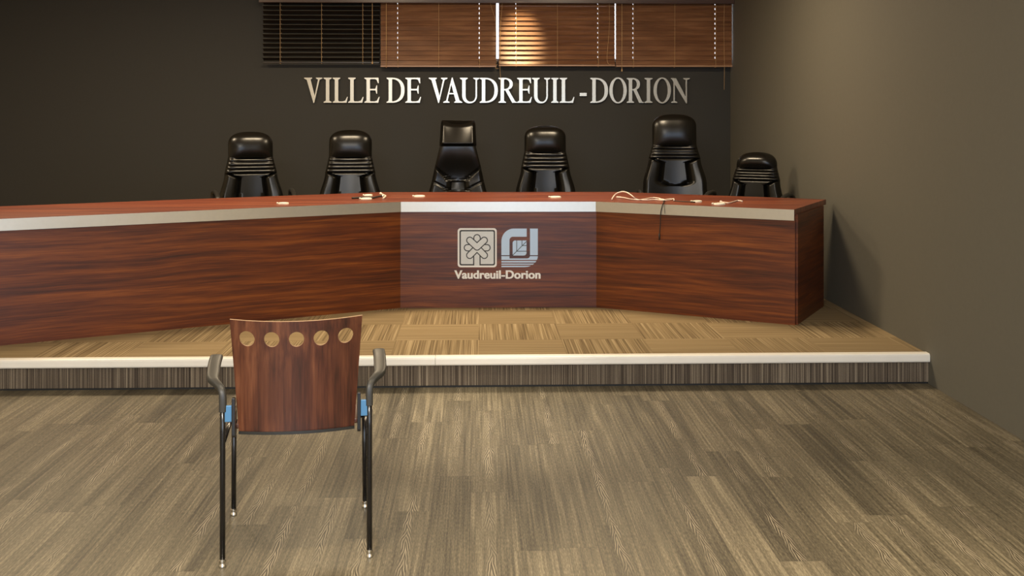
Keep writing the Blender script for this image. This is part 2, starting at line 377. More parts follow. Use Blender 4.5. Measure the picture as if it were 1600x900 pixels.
BY = WY - 0.09
def blind(i, label, tilt, dark, bottom_py, cords, wand, loops=(), tiltvar=None):
    x0, x1 = bx[i] + 0.005, bx[i + 1] - (0.005 if i < 3 else 0.001)
    if i == 1: x1 -= 0.016
    if i == 3: x1 = WXR - 0.007
    W = x1 - x0; ztop = vz0 + 0.03; z0 = Z_at(bottom_py, (x0 + x1) / 2, BY)
    root = thing('window_blind', label, 'blind', (x0, BY, z0), 0, 'wooden venetian blinds on the back wall')
    H = ztop - z0; n = 13; pitch = (H - 0.02) / n
    hx = [0.027 * 6.2 / 1.0 * 0 + W * q for q in (0.147, 0.5, 0.853)]
    mat = M['slat_dark'] if dark else M['slat']
    mb = MB(); th = 0.0036; wd = pitch * 1.17; hh = 0.0045
    for k in range(n):
        zc = 0.02 + pitch * (k + 0.5); a = math.radians(tilt + random.uniform(-1.2, 1.2))
        if tiltvar: a = math.radians(tiltvar(k))
        dy, dz = math.cos(a), math.sin(a)          # across the slat
        ny, nz = -dz, dy
        def seg(xa, xb, s0, s1):
            P = []
            for x in (xa, xb):
                for (sv, t) in ((s0, -th / 2), (s1, -th / 2), (s1, th / 2), (s0, th / 2)):
                    P.append((x, sv * dy + t * ny, zc + sv * dz + t * nz))
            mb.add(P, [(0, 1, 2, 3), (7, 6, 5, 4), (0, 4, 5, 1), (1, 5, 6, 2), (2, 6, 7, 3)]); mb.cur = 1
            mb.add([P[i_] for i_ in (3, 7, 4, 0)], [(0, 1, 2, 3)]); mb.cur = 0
        xs = [0] + [q for h in (hx[0], hx[2]) for q in (h - hh / 2 - .001, h + hh / 2 + .001)] + [W]
        s0, s1 = -wd / 2, wd / 2
        seg(xs[0], xs[1], s0, s1); seg(xs[2], xs[3], s0, s1); seg(xs[4], xs[5], s0, s1)
        for q in (1, 3):
            seg(xs[q], xs[q + 1], s0, -0.011); seg(xs[q], xs[q + 1], 0.011, s1)
    mb.build('slats', [mat, M['slat_highlight_dark'] if dark else M['slat_highlight']], root)
    MB().box(0, W, -0.030, 0.026, 0, 0.014).build('bottom_rail', M['slat_dark'] if dark else M['rail'], root, bevel=0.003)
    MB().box(0, W, -0.03, 0.03, H - 0.002, H + 0.045).build('headrail', M['valance'], root)
    for h in hx:
        c = MB(); r = 0.0017
        for yy in (-0.028, 0.028): c.tube([(h + 0.004, yy, 0.0), (h + 0.004, yy, H)], r, 6)
        c.tube([(h + 0.004, -0.028, 0.002), (h + 0.004, -0.026, -0.004), (h + 0.004, 0.026, -0.004)], r * 1.6, 6)
        c.build('ladder_cord', M['cord'], root)
    if wand:
        xw, zb, tip = wand; xw = X_at(xw, BY - .05) - x0; zb = Z_at(zb, x0, BY - .05) - z0
        c = MB().tube([(xw, -0.05, H), (xw, -0.05, zb)], 0.0028, 8).build('tilt_wand', M['cord'], root, smooth=True)
        if tip: MB().lathe([(0.002, 0.03), (0.006, 0.02), (0.008, 0.008), (0.005, 0.0)], (xw, -0.05, zb - 0.012), 10).build('wand_tip', M['cord'], c, smooth=True)
    for lp in loops:
        pts = [(X_at(px, BY - .045) - x0, -0.045, Z_at(py, x0, BY - .045) - z0) for px, py in lp]
        c = MB().tube(smoothpath(pts, 5), 0.0016, 6).build('lift_cord', M['cord'], root, smooth=True)
    return root
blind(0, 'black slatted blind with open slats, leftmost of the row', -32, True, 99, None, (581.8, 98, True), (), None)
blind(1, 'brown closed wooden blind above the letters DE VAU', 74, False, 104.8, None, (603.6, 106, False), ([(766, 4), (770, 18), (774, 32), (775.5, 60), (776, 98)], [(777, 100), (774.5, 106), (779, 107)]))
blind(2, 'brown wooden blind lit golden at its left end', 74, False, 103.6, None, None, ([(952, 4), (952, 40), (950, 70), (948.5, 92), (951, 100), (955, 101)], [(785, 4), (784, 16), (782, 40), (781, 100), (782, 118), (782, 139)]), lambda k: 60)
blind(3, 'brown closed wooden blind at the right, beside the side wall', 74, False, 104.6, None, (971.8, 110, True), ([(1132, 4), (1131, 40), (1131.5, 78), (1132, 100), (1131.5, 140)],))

# ------------------------------------------------------------------ wall lettering
H0 = 39.0
def glyph(ch, w, mb, fr, d0, d1):
    T, t, S = 5.4, 2.2, 1.7
    cnt = [0]
    def P(*pts): cnt[0] += 1; mb.prism(list(pts), fr, d0 - 0.00018 * cnt[0], d1)
    R = lambda x0, y0, x1, y1: P((x0, y0), (x1, y0), (x1, y1), (x0, y1))
    def serif(x0, x1, top, sx0, sx1):          # bracketed slab serif around a stem sx0..sx1
        if top: P((x0, H0), (x0, H0 - S * .8), (sx0, H0 - S * 1.9), (sx1, H0 - S * 1.9), (x1, H0 - S * .8), (x1, H0))
        else: P((x0, 0), (x1, 0), (x1, S * .8), (sx1, S * 1.9), (sx0, S * 1.9), (x0, S * .8))
    def stem(x, th=T, l=3.0, r=3.0): R(x, 0.5, x + th, H0 - 0.5); serif(x - l, x + th + r, True, x, x + th); serif(x - l, x + th + r, False, x, x + th)
    def arc(cx, cy, ro, rio, a0, a1, n=20, e=1.0):
        o, i = [], []
        for k in range(n + 1):
            a = math.radians(a0 + (a1 - a0) * k / n); c, s = math.cos(a), math.sin(a)
            c2 = math.copysign(abs(c) ** e, c); s2 = math.copysign(abs(s) ** e, s)
            o.append((cx + ro[0] * c2, cy + ro[1] * s2)); i.append((cx + rio[0] * c2, cy + rio[1] * s2))
        mb.band(o, i, fr, d0 - 0.0022, d1)
    if ch == 'I': stem((w - T) / 2, l=(w - T) / 2, r=(w - T) / 2)
    elif ch in 'LE':
        x = 3.2; stem(x, l=3.2)
        e = w
        P((x + T, 0), (e - 2, 0), (e, 9.2), (e - 1.1, 9.2), (e - 4.2, 3.2), (e - 8, t), (x + T, t))
        if ch == 'E':
            e = w - 1.6
            P((x + T, H0), (e, H0), (e + .3, H0 - 8.6), (e - .8, H0 - 8.6), (e - 3, H0 - 3.4), (e - 6, H0 - t), (x + T, H0 - t))
            P((x + T, 19.2), (e - 5, 19.2), (e - 3.2, 14), (e - 2.2, 14), (e - 2.2, 27), (e - 3.2, 27), (e - 5, 21.6), (x + T, 21.6))
    elif ch == 'V' or ch == 'A':
        f = (lambda y: y) if ch == 'V' else (lambda y: H0 - y)
        m_ = w * 0.5 + 1.0
        if ch == 'V':
            P((3.2, H0 - .5), (9.4, H0 - .5), (m_ + 2.0, 7.5), (m_, -.4), (m_ - .8, -.4))
            P((w - 6.4, H0 - .5), (w - 3.8, H0 - .5), (m_ + .4, -.4), (m_ - .6, 1.5))
            serif(0, 12.3, True, 3.6, 9.6); serif(w - 10, w, True, w - 6.6, w - 4.2)
        else:
            m_ = w * 0.5 - 1.0
            P((w - 3.2, .5), (w - 9.4, .5), (m_ - 2.0, H0 - 7.5), (m_, H0 + .4), (m_ + .8, H0 + .4))
            P((6.2, .5), (3.6, .5), (m_ - .4, H0 + .4), (m_ + .6, H0 - 1.5))
            serif(0, 9.6, False, 4.0, 6.4); serif(w - 12.3, w, False, w - 9.6, w - 3.6)
            R(7.6, 13.2, w - 9.6, 15.2)
    elif ch == 'D':
        x = 3.2; stem(x, l=3.2, r=0.5)
        arc(x + T - .6, H0 / 2, (w - x - T + .6, H0 / 2), (w - x - T + .6 - 5.4, H0 / 2 - t), 90, -90, 26, 0.86)
    elif ch == 'O':
        arc(w / 2, H0 / 2, (w / 2, H0 / 2 + .9), (w / 2 - 5.2, H0 / 2 - 1.2), 0, 360, 48)
    elif ch == 'U':
        x = 3.4; R(x, 11, x + T, H0 - .5); R(w - 6.0, 11, w - 3.6, H0 - .5)
        serif(0, x + T + 3.2, True, x, x + T); serif(w - 9.4, w, True, w - 6.0, w - 3.6)
        n = 22; o, i = [], []
        for k in range(n + 1):
            a = PI + PI * k / n; c, s = math.cos(a), math.sin(a)
            xo = (x + w - 3.6) / 2 + (w - 3.6 - x) / 2 * math.copysign(abs(c) ** .85, c); xi = (x + T + w - 6.0) / 2 + (w - 6.0 - x - T) / 2 * math.copysign(abs(c) ** .85, c)
            o.append((xo, 11.2 + 12.0 * s)); i.append((xi, 11.2 + 9.4 * s))
        mb.band(o, i, fr, d0 - 0.0022, d1)
    elif ch == 'R':
        x = 3.2; stem(x, l=3.2)
        hb = 19.0; cy = H0 - hb / 2 - .3
        arc(x + T - .6, cy, (w * .78 - x - T + .6, hb / 2 + .3), (w * .78 - x - T + .6 - 5.0, hb / 2 - 1.7), 90, -90, 22, 0.88)
        P((x + T + 1.5, 20.3), (x + T + 6.8, 20.8), (w - 2.6, 2.2), (w, 1.3), (w, 0), (w - 7.2, 0))
    elif ch == 'N':
        R(4.0, .5, 6.2, H0 - 2); R(w - 6.6, 0, w - 4.4, H0 - .5)
        P((0.8, H0 - .3), (8.2, H0 - .3), (w - 4.4, 5.5), (w - 4.4, -.8), (w - 5.8, -.8), (3.2, H0 - 5))
        serif(0, 5, True, 3.5, 4.5); serif(0.2, 10, False, 4.0, 6.2); serif(w - 10.4, w, True, w - 6.6, w - 4.4)
    elif ch == '-': R(0, 10.6, w, 15.6)

letters = [('V', 475.2, 503.8), ('I', 505.6, 518.1), ('L', 519.8, 543.5), ('L', 544, 568.1), ('E', 569.4, 593.1), ('D', 604, 632.1), ('E', 633.5, 657.9),
           ('V', 670, 699.1), ('A', 692.7, 722.1), ('U', 718.7, 749), ('D', 749.6, 777.9), ('R', 778.9, 807.5), ('E', 808, 831.1), ('U', 831.1, 859.6), ('I', 861.2, 872.8), ('L', 874.5, 897.5), ('-', 905.8, 916.7),
           ('D', 922.3, 950), ('O', 952, 979.3), ('R', 979.3, 1005.8), ('I', 1007, 1019.5), ('O', 1021, 1048.3), ('N', 1048.3, 1077.8)]
LY = WY - 0.032
lz0 = Z_at(160.6, X_at(776, LY), LY)
sx = (X_at(1077.8, LY) - X_at(475.2, LY)) / (1077.8 - 475.2)
sgn = thing('wall_lettering', 'raised metal serif letters reading VILLE DE VAUDREUIL-DORION on the dark wall', 'sign', (X_at(475.2, LY), LY, lz0))
for ch, a, b in letters:
    xa = X_at(a, LY) - X_at(475.2, LY); ww = (X_at(b, LY) - X_at(a, LY)) / sx
    mb = MB(); fr = lambda u, v, d: (xa + u * sx, d, v * sx)
    glyph(ch, ww, mb, fr, 0.0, 0.018)
    o = mb.build('hyphen' if ch == '-' else 'letter', M['steel_letter'], sgn)
    MB().tube([(xa + ww * sx / 2 if ch != '-' else xa + ww * sx / 2, 0.01, 5 * sx if ch not in 'VUO-' else (1 if ch != '-' else 13) * sx), (xa + ww * sx / 2, 0.031, 5 * sx if ch not in 'VUO-' else (1 if ch != '-' else 13) * sx)], 0.003, 6).build('stud', M['black_metal'], o) if ch in 'VUO-I' else None

# ------------------------------------------------------------------ the council desk
DT, DB = 0.9215, 0.849          # top and underside of the metal edge band
A0 = Vector((X_at(625.6, 7.70), 7.70)); A1 = Vector((X_at(931.6, 7.68), 7.68))
cdir = (A1 - A0).normalized()
def rot2(v, a): c, s = math.cos(a), math.sin(a); return Vector((v.x * c - v.y * s, v.x * s + v.y * c))
angL, angR = math.radians(28.5), math.radians(29.0)
dL = rot2(-cdir, angL); dR = rot2(cdir, -angR)
LL, LR = 2.65, 1.40
E0 = A0 + dL * LL; E1 = A1 + dR * LR
base = [E0, A0, A1, E1]
def offset(line, d):            # d > 0 moves towards the hall
    out = []; ns = []
    for i in range(len(line) - 1):
        t = (line[i + 1] - line[i]).normalized(); ns.append(Vector((t.y, -t.x)))
    for i, p in enumerate(line):
        if i == 0: out.append(p + ns[0] * d)
        elif i == len(line) - 1: out.append(p + ns[-1] * d)
        else:
            m_ = (ns[i - 1] + ns[i]).normalized(); out.append(p + m_ * (d / m_.dot(ns[i])))
    return out
desk = thing('council_desk', 'long angled mahogany council desk with metal edge band on the carpeted platform', 'desk', (0, 0, PZ))
dz = -PZ
def slab(la, lb, z0, z1, name, mat, seg=None, bevel=0.0, smooth=False):
    idx = range(len(la) - 1) if seg is None else seg
    mb = MB()
    for i in idx:
        q = [la[i], la[i + 1], lb[i + 1], lb[i]]
        P = [(p.x, p.y, z0 + dz) for p in q] + [(p.x, p.y, z1 + dz) for p in q]
        mb.add(P, [(3, 2, 1, 0), (4, 5, 6, 7), (0, 1, 5, 4), (1, 2, 6, 5), (2, 3, 7, 6), (3, 0, 4, 7)])
    return mb.build(name, mat, desk, bevel=bevel)
f0, f1, f2, f3 = offset(base, 0.0), offset(base, -0.03), offset(base, 0.022), offset(base, -0.93)
for i in range(3):
    slab(f0, f1, PZ, DB, 'front_panel', M['mahogany'], [i])
    slab(f2, offset(base, 0.018), DB, DT - 0.002, 'edge_band', M['steel'], [i])
slab(offset(base, 0.018), f3, DT - 0.036, DT, 'desktop', M['mahogany_top'])
for i in (0, 1, 2, 3):
    q0, q1 = f1[i], offset(base, -0.80)[i]
    t = (q1 - q0).normalized(); nn = Vector((-t.y, t.x)) * 0.012
    mb = MB(); q = [q0 + nn, q0 - nn, q1 - nn, q1 + nn]
    P = [(p.x, p.y, 0.0) for p in q] + [(p.x, p.y, DT - 0.036 + dz) for p in q]
    mb.add(P, [(3, 2, 1, 0), (4, 5, 6, 7), (0, 1, 5, 4), (1, 2, 6, 5), (2, 3, 7, 6), (3, 0, 4, 7)]).build('side_support', M['mahogany'], desk)

# emblems and lettering on the middle panel (flat vinyl, drawn in the panel's own plane)
PYc = 7.69
s5 = 1 / 8.183
def pan(u, v, d):               # u, v in eighths of a pixel of the close view, d = height over the panel
    px = 690 + u * s5; py = 340 + v * s5
    X = X_at(px, PYc); t = (X - A0.x) / (A1.x - A0.x); Y = A0.y + (A1.y - A0.y) * t
    return (X, Y - d, Z_at(py, X, Y) + dz)
def rrect(x0, y0, x1, y1, r, n=6):
    out = []
    for cx, cy, a in ((x1 - r, y0 + r, -90), (x1 - r, y1 - r, 0), (x0 + r, y1 - r, 90), (x0 + r, y0 + r, 180)):
        for k in range(n + 1):
            t = math.radians(a + 90 * k / n); out.append((cx + r * math.cos(t), cy + r * math.sin(t)))
    return out
def ribbon(mb, pts, wd, d0, d1):
    for i in range(len(pts) - 1):
        a, b = Vector(pts[i]), Vector(pts[i + 1]); t = (b - a).normalized(); n_ = Vector((-t.y, t.x)) * wd / 2; a = a - t * wd * .25; b = b + t * wd * .25
        mb.prism([tuple(a + n_), tuple(b + n_), tuple(b - n_), tuple(a - n_)], pan, d0, d1)
def capsule(mb, a, b, r, d0, d1, n=12):
    a, b = Vector(a), Vector(b); t = (b - a); ang = math.atan2(t.y, t.x) if t.length > 1e-6 else 0
    pts = []
    for c, a0 in ((b, ang - PI / 2), (a, ang + PI / 2)):
        for k in range(n + 1):
            q = a0 + PI * k / n; pts.append((c.x + r * math.cos(q), c.y + r * math.sin(q)))
    mb.prism(pts, pan, d0, d1)
white, silver, dark = MB(), MB(), MB()
white.prism(rrect(205, 135, 705, 635, 38), pan, 0.0, 0.0008)
dark.prism(rrect(228, 158, 684, 612, 26), pan, 0.0008, 0.0012)
silver.prism(rrect(246, 176, 666, 594, 14), pan, 0.0012, 0.0016)
dark.prism([(402, 596), (500, 596), (498, 470), (404, 470)], pan, 0.0016, 0.0019)
silver.prism([(418, 616), (484, 616), (484, 450), (418, 450)], pan, 0.0016, 0.00205)
lv0 = 0
lv = 0.0019
for grp in ([((453, 258), (453, 290))], [((330, 385), (372, 385)), ((580, 385), (535, 385))], [((453, 388), (360, 482)), ((453, 388), (546, 482))]):
    for a, b in grp: lv += 0.00012; capsule(dark, a, b, 47, 0.0016, lv)
    for a, b in grp: lv += 0.00012; capsule(silver, a, b, 34, 0.0016, lv)
for e in (-1, 1): lv += 0.00015; capsule(dark, (453, 375), (453 + e * 92, 290), 47, 0.0016, lv)
for e in (-1, 1): lv += 0.00015; capsule(silver, (453, 375), (453 + e * 92, 290), 34, 0.0016, lv)
em = white.build('tree_emblem', M['white_sticker'], desk); silver.build('silver_field', M['silver_sticker'], em); dark.build('emblem_outline', M['outline'], em)
def arcpts(cx, cy, rx, ry, a0, a1, n=10): return [(cx + rx * math.cos(math.radians(a0 + (a1 - a0) * k / n)), cy + ry * math.sin(math.radians(a0 + (a1 - a0) * k / n))) for k in range(n + 1)]
b1, b2 = MB(), MB()
outer = [(1088, 140)] + arcpts(925, 300, 160, 160, -90, -180) + [(765, 481)]
inner = [(1088, 245)] + arcpts(910, 290, 42, 45, -90, -180) + [(868, 481)]
b1.band(outer, inner, pan, 0, 0.001)
for a, b in ((130, 140),): b1.prism([(1130, 140), (1230, 140), (1230, 481), (1130, 481)], pan, 0, 0.001)
def hbar(y0, y1):               # slices of the bottom sweep
    def xr(y): q = min(1, max(0, (y - 487) / 146)); return 1060 + 170 * math.sqrt(max(0, 1 - q * q))
    def xi(y): q = min(1, max(0, (y - 487) / 35)); return 1095 + 35 * math.sqrt(max(0, 1 - q * q))
    n = 6
    for k in range(n):
        ya, yb = y0 + (y1 - y0) * k / n, y0 + (y1 - y0) * (k + 1) / n; ym = (ya + yb) / 2
        if ym < 522:
            b1.prism([(765, ya), (868, ya), (868, yb), (765, yb)], pan, 0, 0.001); b1.prism([(xi(ya), ya), (xr(ya), ya), (xr(yb), yb), (xi(yb), yb)], pan, 0, 0.001)
        else: b1.prism([(765, ya), (xr(ya), ya), (xr(yb), yb), (765, yb)], pan, 0, 0.001)
for y0, y1 in ((493, 522), (522, 541), (554, 574), (587, 602), (615, 633)): hbar(y0, y1)
b1.prism([(915, 485), (908, 470)] + arcpts(940, 325, 32, 33, 180, 270) + [(1085, 292), (1085, 455)] + arcpts(1050, 450, 35, 35, 0, 90), pan, 0, 0.001)
for p in ([(905, 485), (1085, 305)], [(960, 294), (960, 425)], [(1028, 294), (1028, 355)], [(1030, 357), (1085, 357)], [(965, 430), (1085, 430)]): ribbon(b2, p, 8, 0.001, 0.0015)
e2 = b1.build('leaf_emblem', M['blue_silver'], desk); b2.build('leaf_vein', M['outline'], e2)
# the name under the emblems
cu = bpy.data.curves.new('panel_lettering', 'FONT'); cu.body = 'Vaudreuil-Dorion'; cu.size = 1.0; cu.offset = 0.020; cu.extrude = 0.01; cu.space_character = 1.03
tmp = bpy.data.objects.new('tmp_text', cu); C.objects.link(tmp)
bpy.context.view_layer.update()
me = bpy.data.meshes.new_from_object(tmp.evaluated_get(bpy.context.evaluated_depsgraph_get()))
bpy.data.objects.remove(tmp); me.name = 'panel_lettering'
xs = [v.co.x for v in me.vertices]; capz = [v.co.y for v in me.vertices]
xmin, xmax = min(xs), max(xs); ymin, ymax = min(capz), max(capz)
src = [(v.co.x, v.co.y, v.co.z) for v in me.vertices]; faces = [tuple(p.vertices) for p in me.polygons]; mb = MB()
for k, sh in enumerate((-3.2, 0.0, 3.2)):
    mb.add([pan(165 + (x - xmin) / (xmax - xmin) * 1097 + sh, 782 - (y - ymin) / (ymax - ymin) * 108, 0.0004 + (0.001 + 0.0002 * k) * (1 if z > 0 else 0)) for x, y, z in src], faces)
mb.build('panel_lettering', M['white_sticker'], desk)
bpy.data.meshes.remove(me)

# ------------------------------------------------------------------ things on the desk
def desk_point(px, py, lift=0.0):
    """where the line of sight through that spot meets the desktop"""
    lift += 0.001; d = F * (CAMZ - DT - lift) / (py - HZ); t = (px - 800) / F
    return Vector((d * math.sin(YAW) + t * d * math.cos(YAW), d * math.cos(YAW) - t * d * math.sin(YAW), DT + lift))
def grommet(px, py, r, label, plug=-1):
    p = desk_point(px, py + 0.6)
    root = thing('cable_grommet', label, 'cable grommet', (p.x, p.y, DT), 0, 'cream cable grommets on the desktop')
    MB().lathe([(r, 0), (r, 0.006), (r * .94, 0.010), (r * .80, 0.011), (r * .76, 0.008), (0.001, 0.008)], seg=28).build('ring', M['cream_plastic'], root, smooth=True, auto=35)
    mb = MB().tube([(-r * 1.02, -0.006, 0.007), (-r * 1.25, -0.006, 0.007)], 0.006, 10)
    mb.tube([(-r * .9, -0.006, 0.006), (-r * 1.3, -0.006, 0.006)], 0.003, 8).build('plug', M['cream_plastic'], root, smooth=True)
    return root
grommet(572.5, 310.6, 0.040, 'cream cable grommet nearest the metal edge in the left cluster')
grommet(575.5, 305.2, 0.032, 'small cream cable grommet behind the black cable on the left wing')
grommet(655.5, 306.6, 0.041, 'lone cream cable grommet on the desktop in front of the square-headrest chair')
grommet(868, 308.0, 0.041, 'lone cream cable grommet in front of the chair right of the square-headrest one')
grommet(1089, 315, 0.036, 'cream cable grommet with a thin black lead, right of the white cable bundle')
grommet(1124, 318.8, 0.042, 'cream cable grommet at the right, beside the trailing white cable')
grommet(443.0, 318.0, 0.036, 'cream cable grommet at the far left of the desk')

def cable(name, label, cat, pts, r, mat, ends=(), group=None):
    P = [desk_point(x, y, z + r) for x, y, z in pts]
    o = P[0].copy(); root = thing(name, label, cat, (o.x, o.y, DT), 0, group)
    Q = smoothpath([p - Vector((o.x, o.y, DT)) for p in P], 6)
    MB().tube(Q, r, 8).build('cord', M[mat], root, smooth=True)
    for i, l, rr, m_ in ends:
        a = Q[0] if i == 0 else Q[-1]; b = Q[2] if i == 0 else Q[-3]; t = (a - b).normalized()
        MB().tube([a - t * .004, a + t * l * .6, a + t * l], [rr, rr, rr * .6], 10).build('connector', M[m_], root, smooth=True)
    return root
# white bundle: one loop standing up from the desktop and doubled leads beside it
def free(px, py, Y, ox=(0, 0, 0)):
    X = X_at(px, Y); return Vector((X, Y, Z_at(py, X, Y))) - Vector(ox)
p0 = desk_point(956, 311.5); root = thing('white_cable', 'looped bundle of white cable lying on the right wing of the desk', 'cable', (p0.x, p0.y, DT), 0)
yb = p0.y
O_ = (p0.x, p0.y, DT)
def bundle(pts, r=0.0065):
    ps = []
    for i, (x, y, k) in enumerate(pts):
        if k: ps.append(free(x, y, k, O_))
        else: ps.append(desk_point(x, y, r) - Vector(O_))
    return smoothpath(ps, 6)
yr = yb + 0.02
MB().tube(bundle([(956, 311.5, 0), (959, 306.5, yr), (964, 302, yr), (973, 299.5, yr), (981, 301.5, yr - .05), (989, 307, yr - .12), (995, 311.5, 0), (1010, 312.5, 0), (1024, 312, 0), (1036, 313, 0), (1046, 312.5, 0), (1052.5, 311, 0), (1053, 313.3, 0)]), 0.0042, 8).build('cord', M['white_cable'], root, smooth=True)
MB().tube(bundle([(965, 308, 0), (975, 309, 0), (985, 311, 0), (998, 312.3, 0), (1008, 311, 0), (1020, 309, 0), (1030, 310, 0), (1036, 312, 0), (1045, 311, 0), (1053, 310.5, 0)]), 0.0042, 8).build('cord', M['white_cable'], root, smooth=True)
c = bundle([(963.5, 308, 0), (970, 308.4, 0)])
MB().tube(c, 0.006, 8).build('connector', M['white_cable'], root, smooth=True)
c = bundle([(1031, 311.5, 0), (1038, 312.8, 0)]); MB().tube(c, 0.008, 8).build('cable_clip', M['white_cable'], root, smooth=True)

# black lead hanging over the edge band
def front_pt(px, py, off):      # a point in front of the right wing
    fa, fb = offset(base, off)[2], offset(base, off)[3]
    # line of sight in plan meets the offset line
    t = (px - 800) / F; dirv = Vector((math.sin(YAW) + t * math.cos(YAW), math.cos(YAW) - t * math.sin(YAW)))
    e = fb - fa; k = (fa.x * e.y - fa.y * e.x) / (dirv.x * e.y - dirv.y * e.x)
    X, Y = dirv.x * k, dirv.y * k
    return Vector((X, Y, Z_at(py, X, Y)))
pA = desk_point(1036, 313.5, 0.003)
root = thing('black_cable', 'thin black lead hanging over the metal edge with a small plug at its end', 'cable', (pA.x, pA.y, DT))
o = Vector((pA.x, pA.y, DT))
hang = [desk_point(1039, 312.5, 0.003), front_pt(1036.5, 316.6, 0.027), front_pt(1034, 325, 0.030), front_pt(1032.3, 333, 0.029), front_pt(1031.7, 350, 0.026), front_pt(1030.5, 366, 0.026)]
MB().tube([p - o for p in smoothpath(hang, 6)], 0.003, 8).build('cord', M['black_cable'], root, smooth=True)
MB().tube([front_pt(1030.4, 365, 0.026) - o, front_pt(1030.2, 375, 0.026) - o], [0.006, 0.0055], 10).build('connector', M['black_cable'], root, smooth=True)
hang = [desk_point(1037, 312.5, 0.003), front_pt(1036.6, 316.6, 0.027), front_pt(1038, 324, 0.028), front_pt(1038.9, 334, 0.027)]
MB().tube([p - o for p in smoothpath(hang, 6)], 0.0014, 8).build('loose_strand', M['black_cable'], root, smooth=True)

cable('black_cable', 'short black lead lying across the left cluster of cream grommets', 'cable', [(550, 309.5, 0), (562, 308.8, 0), (575, 308.0, 0.002), (583, 308.8, 0), (590, 307.2, 0), (597, 306.6, 0)], 0.007, 'black_cable', ((1, 0.02, 0.008, 'chrome'),))
cable('white_cable', 'short bent white lead beside the left cluster of grommets', 'cable', [(595, 302.5, 0), (599, 304.6, 0), (602.5, 306.2, 0), (600.5, 308.5, 0), (599, 309.8, 0)], 0.0065, 'white_cable', ((0, 0.012, 0.010, 'white_cable'),))
cable('black_cable', 'thin black lead lying left of the grommet near the tall chair', 'cable', [(1052, 313.8, 0), (1062, 314.6, 0), (1072, 315.2, 0), (1080, 315.6, 0)], 0.0032, 'black_cable', ((1, 0.03, 0.006, 'black_cable'),))
cable('white_cable', 'white lead trailing off to the right end of the desk', 'cable', [(1127, 315.3, 0), (1132, 316.3, 0), (1139, 317, 0), (1146, 315.3, 0), (1153, 313.4, 0), (1160, 314.5, 0)], 0.0045, 'white_cable', ((0, 0.02, 0.008, 'white_cable'),))

